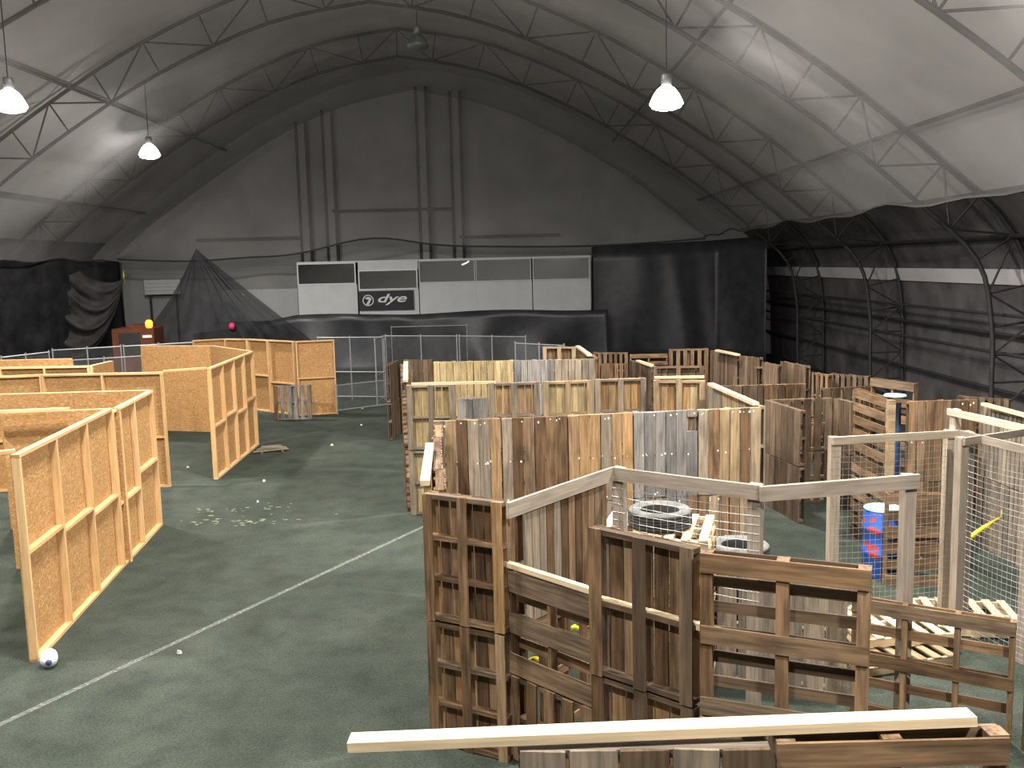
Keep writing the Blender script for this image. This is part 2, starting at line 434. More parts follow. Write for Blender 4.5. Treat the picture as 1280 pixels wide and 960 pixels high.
# ------------------------------------------------------------------ building shell
XC = -4.0; Y0, Y1 = -9.0, 44.0
ARCH = [(15.2, 0), (15.15, 1.5), (15.1, 2.8), (14.7, 4.35), (13.2, 5.75), (11.35, 7.25), (9.15, 8.75), (6.3, 10.4), (3.0, 11.75), (0, 12.3)]
def cr(P, n=4):
    """Catmull-Rom through profile points"""
    out = []
    for i in range(len(P)-1):
        p0 = Vector(P[max(i-1, 0)]); p1 = Vector(P[i]); p2 = Vector(P[i+1]); p3 = Vector(P[min(i+2, len(P)-1)])
        for k in range(n):
            t = k/n
            out.append(.5*((2*p1)+(p2-p0)*t+(2*p0-5*p1+4*p2-p3)*t*t+(3*p1-p0-3*p2+p3)*t**3))
    out.append(Vector(P[-1])); return out
prof = cr(ARCH, 4)
def offset(P, dist):
    out = []
    for i, p in enumerate(P):
        t = (P[min(i+1, len(P)-1)]-P[max(i-1, 0)]).normalized()
        nn = Vector((-t.y, t.x))           # profile runs up and inwards
        if nn.x < 0: nn = -nn
        if i == len(P)-1: nn = Vector((0, 1))
        q = p+nn*dist
        if i == 0: q.y = 0
        out.append(q)
    return out
inner = prof; outer = offset(prof, 1.0); skin = offset(prof, 1.12)
def full(P):  # left foot .. apex .. right foot in x,z
    return [(XC-p[0], p[1]) for p in P] + [(XC+p[0], p[1]) for p in reversed(P[:-1])]
fl = MB(); fl.box((-26, Y0-1, -.06), (16, Y1+2, 0)); o = fl.build('floor', M['turf']); o['kind'] = 'structure'
cut = 14     # skin index where side wall becomes roof
def sheet(name, pts, ys, mat, thick=True, smooth=True):
    mb = MB(); mb.grid([[(x, y, z) for y in ys] for x, z in pts])
    o = mb.build(name, mat, None, smooth)
    return o
ys = [Y0, 0, 10, 20, 30, Y1]
sk = full(skin)
nfoot = cut
o = sheet('wall_left', sk[:nfoot+1], ys, M['blackskin']); o['kind'] = 'structure'
o = sheet('ceiling', sk[nfoot:len(sk)-nfoot], ys, M['skin']); o['kind'] = 'structure'
o = sheet('wall_right', sk[len(sk)-nfoot-1:], ys, M['blackskin']); o['kind'] = 'structure'
def end_wall(name, y, mat):
    mb = MB(); pts = sk; k = len(pts)
    mb.v = [(x, y, z) for x, z in pts] + [(x, y+.05, z) for x, z in pts]
    mb.f = [tuple(range(k)), tuple(range(k, 2*k))[::-1]]
    o = mb.build(name, mat); o['kind'] = 'structure'; return o
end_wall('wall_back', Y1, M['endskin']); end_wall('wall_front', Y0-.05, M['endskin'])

for sgn, nm in ((1, 'gap_light_strip_1'), (-1, 'gap_light_strip_2')):
    mb = MB(); mb.grid([[(XC+sgn*x, y, z) for y in ys] for x, z in ((16.02, 3.72), (15.88, 4.1))]); o = mb.build(nm, M['skin']); o['kind'] = 'structure'  # pale strips painted in for light coming through a wall gap
# trusses
TY = [-.6, 6.75, 14.1, 21.45, 28.8, 36.15]
TL = ['high overhead at the top edge', 'just above the camera', 'nearest in view at upper right', 'second nearest, its leg clear at right edge', 'third from the camera', 'farthest, nearest the back wall']
I2, O2 = full(inner), full(outer)
def truss_meshes():
    a = MB().tube([(x, 0, z) for x, z in I2], .055, 6); b = MB().tube([(x, 0, z) for x, z in O2], .055, 6)
    braces = []
    n = len(I2); last = 0
    idx = list(range(0, n, 2))
    for q, i in enumerate(idx):
        if i == 0 or i == n-1: continue
        braces.append(((I2[i][0], 0, I2[i][1]), (O2[i][0], 0, O2[i][1])))
        j = idx[q+1] if q+1 < len(idx) else n-1
        if q % 2: braces.append(((I2[i][0], 0, I2[i][1]), (O2[j][0], 0, O2[j][1])))
        else: braces.append(((O2[i][0], 0, O2[i][1]), (I2[j][0], 0, I2[j][1])))
    return (mesh('inner_chord', a.v, a.f, True), mesh('outer_chord', b.v, b.f, True),
            [mesh('brace', *(lambda t: (t.v, t.f))(MB().tube(bb, .028, 5))) for bb in braces])
tm = truss_meshes()
for y, dsc in zip(TY, TL):
    if y < 5: continue
    rt = empty('roof_truss', (0, y, 0)); link('inner_chord', tm[0], M['steel'], rt); link('outer_chord', tm[1], M['steel'], rt)
    for bm_ in tm[2]: link('brace', bm_, M['steel'], rt)
    tag(rt, 'dark steel lattice arch truss, ' + dsc, 'truss', 'arched roof trusses')
pur = [(3, 'lowest, near the floor, on'), (7, 'second lowest along'), (12, 'at shoulder of the arch above'), (18, 'mid way up the roof slope over'), (25, 'high up the roof slope over')]
for i, dsc in pur:
    for sgn, side in ((1, 'right side'), (-1, 'left side')):
        p = outer[i]
        mb = MB().tube([(0, Y0, 0), (0, Y1-.1, 0)], .05, 6)
        o = mb.build('purlin', M['steel']); o.location = (XC+sgn*(p.x-.12), 0, p.y-.02)
        tag(o, 'straight steel purlin %s the %s' % (dsc, side), 'purlin', 'roof purlins')
p = outer[9]
for zz, dsc in ((2.15, 'thin steel girt rail low on the right side wall'), (3.05, 'thin steel girt rail at mid height of right side wall')):
    mb = MB().tube([(0, Y0, 0), (0, Y1-.1, 0)], .045, 6); o = mb.build('girt_rail', M['steel']); o.location = (XC+15.5, 0, zz)
    tag(o, dsc, 'rail')

# ceiling net: hangs just under the trusses, sags between them
NR = [(0, 12.02), (3.0, 11.45), (6.3, 10.1), (9.15, 8.45), (11.0, 6.95), (12.0, 6.05), (12.5, 5.6)]
NL = [(0, 12.02), (3.0, 11.45), (6.3, 10.1), (9.15, 8.4), (11.35, 6.8), (12.6, 5.75), (13.1, 5.1)]
YN = 41.0
def netpt(x, z, y, u):
    ph = (y-TY[3])/7.35; sag = math.sin(math.pi*ph)**2
    s = (.10 + .28*min(1, u/9.0))*max(.22, min(1, (13.4-u)/3.0))
    return (x, y, z - sag*s - .05*math.sin(y*1.7+u)*(u/12))
nr = cr(NR, 5); nl = cr(NL, 5)
nys = [Y0+.3+(YN-Y0-.3)*i/70 for i in range(71)]
row = [(XC-p.x, p.y, p.x) for p in reversed(nl)] + [(XC+p.x, p.y, p.x) for p in nr[1:]]
cnet = empty('ceiling_net', (XC, 20, 0))
mb = MB(); mb.grid([[netpt(x, z, y, u) for y in nys] for x, z, u in row]); o = mb.build('net_sheet', M['net'], None, True); o.parent = cnet; o.location = (-XC, -20, 0)
for e in (0, -1):
    x, z, u = row[e]
    mb = MB().tube([(q[0], q[1], q[2]-.01) for q in (netpt(x, z, y, u) for y in nys)], .035, 5); o = mb.build('hem_rope', M['rope'], cnet); o.location = (-XC, -20, 0)
tag(cnet, 'huge grey ceiling net slung beneath the roof trusses', 'net')
# back drop net in front of the end wall, hem above the booth
HEM = [(-17.1, 5.1), (-14, 4.95), (-11.5, 5.05), (-9.3, 5.15), (-5.9, 5.75), (-2.5, 5.35), (3.6, 5.2), (8.55, 5.4)]
hemc = cr(HEM, 6)
def netz(x):
    u = abs(x-XC); P = nr if x > XC else nl
    for a, b in zip(P, P[1:]):
        if a.x <= u <= b.x+1e-6: return a.y+(b.y-a.y)*(u-a.x)/(b.x-a.x)
    return P[-1].y
bnet = empty('end_net', (XC, YN, 0))
rows = []
for p in hemc:
    zt = max(netz(p.x), p.y+.02)
    rows.append([(p.x, YN+.12*math.sin(p.x*2.1)*(1-k/10)-.3*math.sin(math.pi*k/10), p.y+(zt-p.y)*k/10) for k in range(11)])
o = MB().grid(rows).build('net_sheet', M['net'], bnet, True); o.location = (-XC, -YN, 0)
o = MB().tube([(p.x, YN+.12*math.sin(p.x*2.1), p.y) for p in hemc], .04, 5).build('hem_rope', M['rope'], bnet); o.location = (-XC, -YN, 0)
tag(bnet, 'grey net hanging across the far end wall above the white booth', 'net')
# columns and rails of the end wall frame
for k, (px, nm) in enumerate(((380, 'leftmost'), (413, 'second'), (530, 'third'), (572, 'rightmost'))):
    X = aty(px, 250, 43.6).x; zt = netz(X)+.6
    rt = empty('wall_column', (X, 43.7, 0))
    MB().box((-.28, -.08, 0), (-.16, .08, zt)).build('flange', M['steel'], rt); MB().box((.16, -.08, 0), (.28, .08, zt)).build('flange', M['steel'], rt)
    MB().box((-.16, -.01, 0), (.16, .01, zt)).build('web', M['endskin'], rt)
    tag(rt, '%s of four grey steel columns behind the end net' % nm, 'column', 'end wall columns')
for px0, px1, py, nm in ((415, 568, 264, 'between the middle columns'), (245, 378, 300, 'left of the columns'), (574, 700, 296, 'right of the columns')):
    a = aty(px0, py, 43.7); b = aty(px1, py, 43.7)
    o = MB().box((-(b.x-a.x)/2, -.05, -.06), ((b.x-a.x)/2, .05, .06)).build('wall_rail', M['steel']); o.location = ((a.x+b.x)/2, 43.7, a.z)
    tag(o, 'thin steel rail of the end wall frame, ' + nm, 'rail')

# ------------------------------------------------------------------ lamps
def lamp(p, label, lit=True, drop=1.7):
    rt = empty('high_bay_lamp', p)
    sh = MB().lathe([(.10, .34), (.16, .30), (.24, .2), (.31, .06), (.33, .0), (.315, .0), (.295, .06), (.22, .2), (.10, .28)], 24)
    sh.build('reflector', M['lampglow'] if lit else M['lampmetal'], rt, True)
    MB().lathe([(.001, .58), (.09, .57), (.1, .54), (.1, .34), (.001, .33)], 16).build('ballast_housing', M['lampmetal'], rt, True)
    MB().tube([(0, 0, .56), (0, 0, .56+drop)], .012, 5).build('suspension_cable', M['steel'], rt)
    ln = MB().lathe([(.315, .0), (.28, -.06), (.17, -.1), (.001, -.115)], 20).build('lens', M['lampglass'] if lit else M['lampmetal'], rt, True)
    if lit:
        L = bpy.data.lights.new('lamp_light', 'AREA'); L.shape = 'DISK'; L.size = .5; L.energy = LAMP_W; L.color = LAMP_COL
        lo = bpy.data.objects.new('lamp_light', L); COL.objects.link(lo); lo.parent = rt; lo.location = (0, 0, -.16)
        L = bpy.data.lights.new('lamp_spill', 'POINT'); L.energy = UP_W; L.color = LAMP_COL; L.shadow_soft_size = .15
        lo = bpy.data.objects.new('lamp_spill', L); COL.objects.link(lo); lo.parent = rt; lo.location = (0, 0, -.35)
    return tag(rt, label, 'lamp', 'high-bay lamps')
lamp((3.12, 18.6, 7.5), 'bright high-bay lamp hanging over the pallet maze at right')
lamp((-10.05, 19.5, 7.9), 'glaring high-bay lamp at the far left edge under the roof')
lamp((-11.3, 30.2, 8.18), 'small distant high-bay lamp over the left of the far wall')
lamp((4.4, 10.6, 7.75), 'high-bay lamp cut by the top edge at upper right')
lamp((4.3, 2.6, 7.7), 'high-bay lamp above the foreground plank, beyond the top edge')
lamp((-11.0, 10.3, 7.9), 'high-bay lamp above the left wall panels, beyond the frame')
for yy, dsc in ((1.5, 'right above the camera'), (9.2, 'over the near aisle'), (16.6, 'over the middle aisle')):
    lamp((-3.3, yy, 9.9), 'high-bay lamp at the roof ridge %s, above the frame' % dsc, drop=1.4)
lamp(tuple(aty(522, 58, 28)), 'unlit dark high-bay lamp hanging at the roof ridge', lit=False, drop=.75)

# ------------------------------------------------------------------ white line, scraps on the floor
a = onz(0, 906); b = onz(526, 660); d = (b-a).normalized(); nrm = Vector((-d.y, d.x, 0))*.04; a = a-d*4; b = b+d*3
mb = MB(); mb.v = [tuple(a-nrm), tuple(b-nrm), tuple(b+nrm), tuple(a+nrm)]; mb.v = [(x, y, .004) for x, y, z in mb.v]; mb.f = [(0, 1, 2, 3)]
tag(mb.build('chalk_line', M['chalk']), 'faded white line marked across the green turf', 'line')
mb = MB(); rs = random.Random(3)
for k in range(70):
    q = onz(rs.gauss(300, 38), rs.choice((637, 652))+rs.gauss(0, 3.5)); r = rs.uniform(.006, .026)
    n0 = len(mb.v); st = rs.uniform(1, 3)
    mb.v += [(q.x+r*st*math.cos(i*math.pi/4), q.y+r*math.sin(i*math.pi/4), .003) for i in range(8)]; mb.f.append(tuple(range(n0, n0+8)))
tag(mb.build('paint_splatter', M['splat']), 'pale yellow paint splatter across the turf in the aisle', 'splatter', kind='stuff')
for k, (px, py, dsc) in enumerate(((415, 557, 'alone in the middle of the far aisle'), (452, 532, 'in front of the low wire gate'), (453, 511, 'just behind the low wire gate'), (322, 628, 'above the paint splatter'), (225, 817, 'nearest the camera, above the chalk line'), (330, 602, 'near the angled four-bay wall'), (235, 585, 'left of the angled wall end'))):
    q = onz(px, py); rnd = random.Random(k)
    n = 6; r = .035
    vs = [(r*rnd.uniform(.6, 1.3)*math.cos(2*math.pi*i/n), r*rnd.uniform(.6, 1.3)*math.sin(2*math.pi*i/n), .004) for i in range(n)]
    vs += [(x*.7, y*.7, .03+.02*rnd.random()) for x, y, z in vs]
    fs = [tuple(range(n))[::-1], tuple(range(n, 2*n))] + [(i, (i+1) % n, n+(i+1) % n, n+i) for i in range(n)]
    o = link('paper_scrap', mesh('paper_scrap', vs, fs), M['paper']); o.location = (q.x, q.y, 0)
    tag(o, 'white paper scrap on turf, ' + dsc, 'scrap', 'paper scraps on the turf')

# ------------------------------------------------------------------ OSB walls on the left
A0 = onz(43, 828); A0.z = 0; A1 = onz(188, 488, 2.44); A1.z = 0
Am = A0.lerp(A1, .6)
osb_wall(A0, Am, 2.48, 3, 'near OSB stud wall at left with three open bays', mids=[.53, .5, .46])
osb_wall(Am+(A1-A0).normalized()*.012, A1, 2.44, 2, 'two-bay OSB stud wall continuing beyond the near left one', mids=[.40, .5])
owall((4, 516), (150, 510), 2.44, 2, 'OSB wall meeting the back of the near left wall midway', studs='back')
owall((0, 492.5), (186, 487.5), 2.44, 2, 'OSB wall running left from the far end of near wall', studs='back')
owall((-22, 471), (52, 468), 2.44, 1, 'OSB stud wall bay cut by left edge behind the near wall', mids=[.44])
owall((53, 468), (203, 465), 2.44, 2, 'two-bay OSB stud wall standing behind the near left wall', mids=[.5, .44])
owall((0, 459), (112, 457), 2.44, 2, 'low-showing stud wall top behind the two-bay wall', mids=[.5])
owall((113, 457), (139, 451), 2.44, 1, 'short return OSB wall at far left, right of its neighbour', studs='back')
owall((0, 450), (90, 448), 2.44, 2, 'rearmost pale OSB wall at the left edge', studs='back')
J0 = onz(261, 460, 2.44); J1 = onz(315, 439, 2.44)
osb_wall(J0, J1, 2.44, 4, 'angled four-bay OSB stud wall in the left middle', mids=[.47, .5, .46, .52])
owall((265, 432), (313, 438.5), 2.44, 2, 'OSB wall closing the back of angled stud wall', studs='back')
owall((177, 432), (264, 432), 2.44, 2, 'plain OSB sheet wall seen through the open left booth', studs='back')
lumber(onz(204, 464, 2.44)+Vector((0, 0, .0)), J0+Vector((-.05, .0, .0)), .089, .04, M['stud'], 'pale timber brace bridging the two left wall tops', 'timber')
lumber(onz(-30, 516, 2.5), onz(86, 511, 2.5), .089, .04, M['stud'], 'loose pale timber lying along an OSB wall top', 'timber')
lumber(onz(-40, 570, 2.46), onz(19, 563.5, 2.46), .089, .04, M['stud'], 'timber brace running left from the near wall end', 'timber')
LZ = 2.31
for i, (a, b, nm) in enumerate((((241, 425.5), (281, 423.3), 'leftmost'), ((281.3, 423.3), (309, 423.5), 'second'), ((309.3, 423.5), (335, 424.7), 'third'), ((335.3, 424.7), (367, 426.3), 'fourth'), ((369, 426.5), (417.5, 424.5), 'rightmost'))):
    owall(a, b, LZ, 1, '%s bay of the far OSB stud wall beside the wire fence' % nm, mids=[.5, .5, .5, .42, .5][i:])
# leaning pallet on far OSB wall, broken pallet on floor
q = onz(368, 524); rt = empty('wooden_pallet', (q.x, q.y-.12, 0), 0.02, rx=-.10)
pallet(rt, 1.12, 1.05, 'V', 6, 3, .11, .11, 3, 'grey', 'grey', 'grey', mixm=['greybrown', 'brown'])
tag(rt, 'weathered grey pallet leaning on the far OSB wall', 'pallet', GR)
q = onz(333, 563); rt = empty('broken_pallet_piece', (q.x+.12, q.y, 0), .35)
for k in range(4): board('plank', rt, (random.uniform(-.05, .05), -.25+k*.16, .05+.015*(k % 2)), 'e', .85-.12*k, .11, .022, M['greybrown'], .03)
board('block', rt, (-.25, 0, .02), 'y', .6, .05, .04, M['greybrown']); board('block', rt, (.25, 0, .02), 'y', .6, .05, .04, M['greybrown'])
tag(rt, 'flat broken grey pallet piece on turf beside angled wall', 'scrap wood')
# white jug at the foot of the near wall
q = onz(62, 833); rt = empty('plastic_jug', (q.x, q.y, .095), math.radians(200), rx=0)
mb = MB().lathe([(.001, -.11), (.06, -.11), (.09, -.09), (.095, -.04), (.095, .03), (.085, .07), (.05, .10), (.045, .115), (.001, .116)], 20)
body = mb.build('jug_body', M['plastic'], rt, True); body.rotation_euler = (math.pi/2, 0, math.radians(160+25))
capm = MB().lathe([(.001, .117), (.034, .117), (.034, .135), (.001, .137)], 16).build('cap', M['cap'], rt, True); capm.rotation_euler = body.rotation_euler
tag(rt, 'white plastic jug with blue cap at the near wall foot', 'jug')

# ------------------------------------------------------------------ pallet maze, front row
D = 'the front-left stack beside the aisle'
wall((527, 615), (628, 627), 2.44, face='open', tones=('brown',), desc=D, nb=7, mixm=['honey'], fw=.1, ns=4)
a = onz(633, 710, 1.8); b = onz(741, 744, 1.8)
wall_xy(a, b, 1.8, z0=.82, tiers=1, orient='H', face='open', tones=('brown',), desc='the front row, slatted, below a pale batten', nf=3, nb=5, fw=.2, bw=.1)
wall_xy(a, b, .815, tiers=1, orient='V', tones=('brown',), desc='the front row under the slatted one', nf=5, fw=.13)
e = (b-a).normalized()
lumber(a-e*.24+Vector((0, .0, .045)), b+e*.0+Vector((0, 0, .035)), .06, .045, M['pale'], 'pale batten across the slatted pallet in the front row', 'batten')
wall((735, 657), (868, 685), 2.44, face='open', tones=('dark',), back='honey', desc='the front row, three upright boards', fw=.115, mixm=['brown'])
a = onz(690, 728, 1.95); c0 = onz(735, 657, 2.44); c1 = onz(868, 685, 2.44); e2 = (c1-c0).normalized(); bk = Vector((-e2.y, e2.x, 0))
lumber(c0+e2*.02-bk*-.05+Vector((0, 0, -.60)), c1+e2*.32+bk*.05+Vector((0, 0, -.60)), .05, .05, M['pale'], 'square pale batten poking out of the dark front pallets', 'batten')
a = onz(873, 690, 2.44); b = onz(1091, 712, 2.44)
wall_xy(a, b, 2.44, z0=1.22, tiers=1, orient='H', face='open', tones=('brown',), back='dark', desc='the front row, open slatted, above the plank', nf=3, nb=7, fw=.14, bw=.085, sw=.085)
wall_xy(a, b, 1.215, tiers=1, orient='V', tones=('dark',), desc='the front row, below the open slatted one')
a = onz(1064, 746, 1.2); b = onz(1272, 778, 1.2)
wall_xy(a, b, 1.2, tiers=1, orient='H', face='open', tones=('brown',), desc='the floor at right edge, open slats, beside the foreground', nf=3, nb=5, fw=.13, bw=.1, ns=4, sw=.05)
o = MB().box((-.06, -.06, 0), (.06, .06, 1.2)).build('timber_post', M['dark']); q = onz(1276, 782, 1.2); o.location = (q.x+.14, q.y-.02, 0)
tag(o, 'dark timber post at the right edge beside open slats', 'post')
# foreground pallets under the camera and the plank
wall((645, 935), (966, 932), 2.44, tones=('greybrown',), desc='the foreground, flush grey boards under the plank', nf=5, tiers=2, mixm=['dark', 'grey'])
wall((970, 928), (1268, 921), 2.44, orient='H', face='open', tones=('brown',), desc='the foreground at right under the plank end', nf=3, nb=3, fw=.13, tiers=2, sw=.085)
lumber(onz(437, 928, 2.475), onz(1219, 899, 2.475)+Vector((0, .02, 0)), .092, .045, M['pale'], 'long pale plank lying across the foreground pallets', 'plank')

# ------------------------------------------------------------------ timber frames with wire
def wire_frame(A, B, z, label, posts=(1, 1), rail=.14, pw=.12, drop=0.0, wire=True, mat='post', dx=.055, dz=.10, wz0=.05, mid=False):
    A = Vector((A.x, A.y, 0)); B = Vector((B.x, B.y, 0)); d = B-A; L = d.length; rz = math.atan2(d.y, d.x)
    rt = empty('wire_mesh_frame', tuple((A+B)/2), rz)
    board('top_rail', rt, (0, -.02, z-rail/2), 'x', L, rail, .04, M[mat], 0)
    for s, on in zip((-1, 1), posts):
        if on: board('post', rt, (s*(L/2-pw/2), .05, (z-.01)/2), 'z', z-.012, pw, .09, M[mat], 0)
    if wire:
        mb = MB(); r = .0016
        n = int(L/dx)
        for i in range(1, n):
            x = -L/2+L*i/n; j = .004*math.sin(i*3.1)
            mb.box((x-r+j, .0, wz0), (x+r+j, 2*r, z-rail*.4))
        k = int((z-rail-wz0)/dz)
        for i in range(k+1):
            zz = wz0+(z-rail-wz0)*i/k
            # gentle sag of each strand
            xs = [-L/2+L*q/6 for q in range(7)]
            mb.tube([(x, -.001, zz-.02*math.sin(math.pi*(x/L+.5))+.006*math.sin(i*2.3+x*3)) for x in xs], .0019, 4)
        o = mb.build('wire_mesh', M['wire'], rt)
    return tag(rt, label, 'frame', 'timber and wire frames')
Z = 2.44
R0 = onz(632, 628, Z); R1 = onz(765, 583, Z); R2 = onz(950, 606, Z); R3 = onz(1147, 592, Z)
Ra = R0+(R1-R0).normalized()*.24; Rb = R1+(R0-R1).normalized()*.12
wall_xy(Ra, Rb, 2.34, z0=1.25, cols=2, tiers=1, tones=('greybrown', 'brown'), desc='the upper wall under the sloping rail', mixm=['brown'], nf=6)
wall_xy(Ra, Rb, 1.245, cols=2, tiers=1, orient='H', tones=('brown',), desc='the open slatted base under the sloping rail', nf=3, nb=2, fw=.09)
wire_frame(R0, R1, Z, 'sloping grey rail on the board wall behind front-left stack', wire=False, posts=(0, 0))
o = MB().box((-.05, -.05, 0), (.05, .05, 2.3)).build('timber_post', M['post']); o.location = (R0.x-.02, R0.y+.34, 0)
tag(o, 'grey timber post under the low end of the sloping rail', 'post')
wire_frame(R1, R2, Z, 'wire mesh frame in front of the stacked tyre', posts=(1, 1), dx=.075, dz=.075, wz0=1.25)
wire_frame(R2+Vector((-.02, -.05, 0)), R3, Z, 'grey rail frame right of the tyre, over the turf', posts=(0, 1), wire=False)
G0 = onz(1040, 546, Z); G1 = onz(1197, 537, Z); G2 = onz(1292, 559, Z)
wire_frame(G0, G1, Z, 'pale wire mesh frame in front of the blue drum', rail=.09, dx=.07, dz=.07, mat='postpale')
wire_frame(G1+Vector((.03, -.03, 0)), G2, Z, 'wire mesh frame running to right edge from pale corner post', rail=.09, posts=(1, 1), dx=.07, dz=.07)
H0 = onz(1187, 510, Z); H1 = onz(1300, 535, Z)
wire_frame(H0, H1, Z, 'pale timber rail frame behind the corner post at right', rail=.09, posts=(1, 0), wire=False, mat='postpale')
wire_frame(onz(1203, 547, Z), onz(1300, 532, Z), Z, 'grey rail frame crossing behind the right wire frame', rail=.09, posts=(1, 0), wire=False)

# tyre stack
def tyre(p, R, label, rz=0):
    rt = empty('tyre', p, rz)
    w2 = R*.29
    MB().lathe([(R*.60, w2*.75), (R*.72, w2), (R*.90, w2*.98), (R*.965, w2*.80)], 40).build('sidewall', M['rubberdust'], rt, True)
    tr = [(R*.965, w2*.80)]
    for i in range(5):
        z = w2*(.62-.31*i)
        tr += [(R, z+.10*w2), (R, z-.10*w2), (R*.975, z-.13*w2), (R*.975, z-.18*w2)]
    tr += [(R*.965, -w2*.85), (R*.90, -w2), (R*.72, -w2), (R*.60, -w2*.75), (R*.585, -w2*.2), (R*.59, 0), (R*.585, w2*.3), (R*.60, w2*.75)]
    MB().lathe(tr, 40).build('tread', M['rubber'], rt, True)
    return tag(rt, label, 'tyre', 'old tyres')
def flat_pallet(p, rz, label, tone='pale', W=1.15, D=1.0, mixm=None, lean=0, kind=7):
    rt = empty('wooden_pallet', p, rz, rx=lean)
    for i in range(3): board('stringer', rt, (0, -D/2+.03+(D-.06)*i/2, .018+.045), 'x', W, .09, .04, M[tone], 0)
    for i in range(kind): board('deck_board', rt, (-W/2+.05+(W-.1)*i/(kind-1), 0, .118), 'y', D, .095, .018, M[random.choice(mixm) if mixm and random.random() < .4 else tone], .004)
    for i in range(3): board('bottom_board', rt, (-W/2+.05+(W-.1)*i/2, 0, .009), 'y', D, .095, .018, M[tone], 0)
    return tag(rt, label, 'pallet', GR)
ZT = 1.67
tc_ = onz(829, 664, ZT)
for k in range(13):
    flat_pallet((tc_.x+random.uniform(-.02, .02), tc_.y+random.uniform(-.02, .02)+.27, ZT-.129-k*.128+.0), -.28+random.uniform(-.03, .03),
                'topmost flat pale pallet of the stack carrying the tyre' if k == 0 else 'flat pallet %s from top in the tyre stack' % (ORD+['tenth', 'eleventh', 'twelfth', 'thirteenth'])[k], 'pale' if k == 0 else 'tan')
tyre((tc_.x, tc_.y+.22, ZT+.10), .345, 'dusty black tyre lying on top of the pallet stack')
b0 = onz(895, 706, 1.3); b1 = onz(1062, 716, 1.3)
wall_xy(b0, b1, 1.3, cols=1, tiers=1, tones=('greybrown',), desc='the yard behind the open slatted front one', nf=6)
q = onz(925, 690, 1.24)
for k in range(6):
    tyre((q.x+.08+random.uniform(-.01, .01), q.y+.35, .106+k*.207), .345, 'second tyre, lower, half hidden right of pallet stack' if k == 5 else '%s tyre from the floor in the low tyre column' % ORD[k])

# ------------------------------------------------------------------ maze rows behind
D = 'the tall window-hole wall'
wall((541, 526), (952, 508.5), 2.44, cols=5, tones=('honey', 'brown', 'honey', 'grey', 'tan'), desc=D, nf=6, mixm=['brown', 'greybrown'], hole=(5, .92, 1.12, (3, 1)), flecks=14)
A = onz(527, 615, Z); B = onz(541, 526, Z)
wall_xy(A+Vector((.20, .2, 0)), B+Vector((.12, -.1, 0)), 2.42, cols=4, tones=('brown',), desc='the aisle wall behind front-left stack')
lumber(onz(531, 604, 2.47), onz(537, 556, 2.47), .089, .05, M['pale'], 'pale plank lying along the aisle wall top', 'plank')
D = 'the open-backed second wall'
wall((507, 481), (569, 480), 2.4, face='open', tones=('greybrown',), back='yellow', desc=D+' at the aisle corner')
a = onz(571, 480, 2.4); b = onz(609, 479, 2.4)
wall_xy(a, b, 2.14, tiers=2, tones=('grey',), desc='the low gap of second wall', nf=4)
wall((610, 479), (675, 477), 2.4, face='open', tones=('greybrown',), back='honey', desc=D+' right of the low gap')
wall((678, 477), (741, 475), 2.4, face='open', tones=('tan',), back='yellow', desc=D+', pale centre')
wall((743, 474), (808, 472), 2.4, face='open', tones=('greybrown',), back='honey', desc=D+' right of pale centre')
wall((816, 475), (882, 475), 2.4, face='open', tones=('tan',), back='honey', desc=D+' at its right end', mixm=['yellow'])
lumber(onz(514, 480.9, 2.4)+Vector((0, .055, .006)), onz(620, 478.8, 2.4)+Vector((0, .055, .006)), .05, .045, M['pale'], 'pale batten along the second wall top near aisle', 'batten')
lumber(onz(818, 472, 2.44), onz(880, 471, 2.44), .06, .04, M['pale'], 'pale batten on the right end of second wall', 'batten')
wall((884, 478), (948, 507), 2.4, cols=3, tones=('greybrown', 'tan'), desc='the side return joining window-hole wall')
lumber(onz(888, 480, 2.43), onz(945, 505, 2.43), .10, .045, M['pale'], 'pale plank on top of the side return wall', 'plank')
wall((541, 452), (744, 448), 2.44, cols=4, tones=('yellow', 'yellow', 'grey', 'greybrown'), desc='the third boarded wall', nf=6)
A = onz(507, 480, 2.4); B = onz(507, 453, 2.44)
wall_xy(A+Vector((.02, .15, 0)), B, 2.42, cols=3, tones=('brown',), desc='the aisle wall behind second wall')
lumber(onz(507, 476, 2.46), onz(507.5, 453, 2.46), .089, .045, M['pale'], 'pale plank on the farther aisle wall top', 'plank')
a = onz(491, 551); b = onz(503, 540)
wall_xy(a, b, 2.0, cols=2, tones=('dark',), desc='the dark far aisle wall')
wall((504, 449), (541, 449), 2.05, tones=('dark',), desc='the far corner above the aisle', nf=6)
D = 'the far rows'
wall((678, 433), (720, 433), 2.44, face='open', tones=('tan',), back='brown', desc='the small framed far box')
wall((721, 434), (742, 446), 2.44, cols=2, tones=('brown',), desc='the side of small far box')
lumber(onz(722, 433, 2.48), onz(737, 444, 2.48), .1, .045, M['pale'], 'white plank on the side of the small far box', 'plank')
wall((741, 440), (785, 440), 2.05, tones=('brown',), desc='the far picket row, taller', nf=7, fw=.085)
wall((745, 454), (785, 454), 2.0, tones=('brown',), desc='the picket row in front, right of third wall', nf=7, fw=.09)
wall((786, 450), (814, 457), 2.0, tones=('dark',), desc='the dark angled far bay with white plank')
lumber(onz(797, 451, 2.03), onz(815, 457, 2.03), .1, .045, M['pale'], 'white plank on the dark angled far bay', 'plank')
wall((787, 443), (835, 442), 2.1, orient='H', tones=('brown',), desc='the far holed row', nf=6, fw=.1)
wall((836, 436), (886, 435), 2.2, tones=('brown',), desc='the tall far picket box', nf=6, fw=.1)
wall((816, 458), (880, 457), 2.0, face='open', tones=('dark',), desc='the shade-toned row before far picket box')  # dark tones in these rows paint in the shade of unlit faces
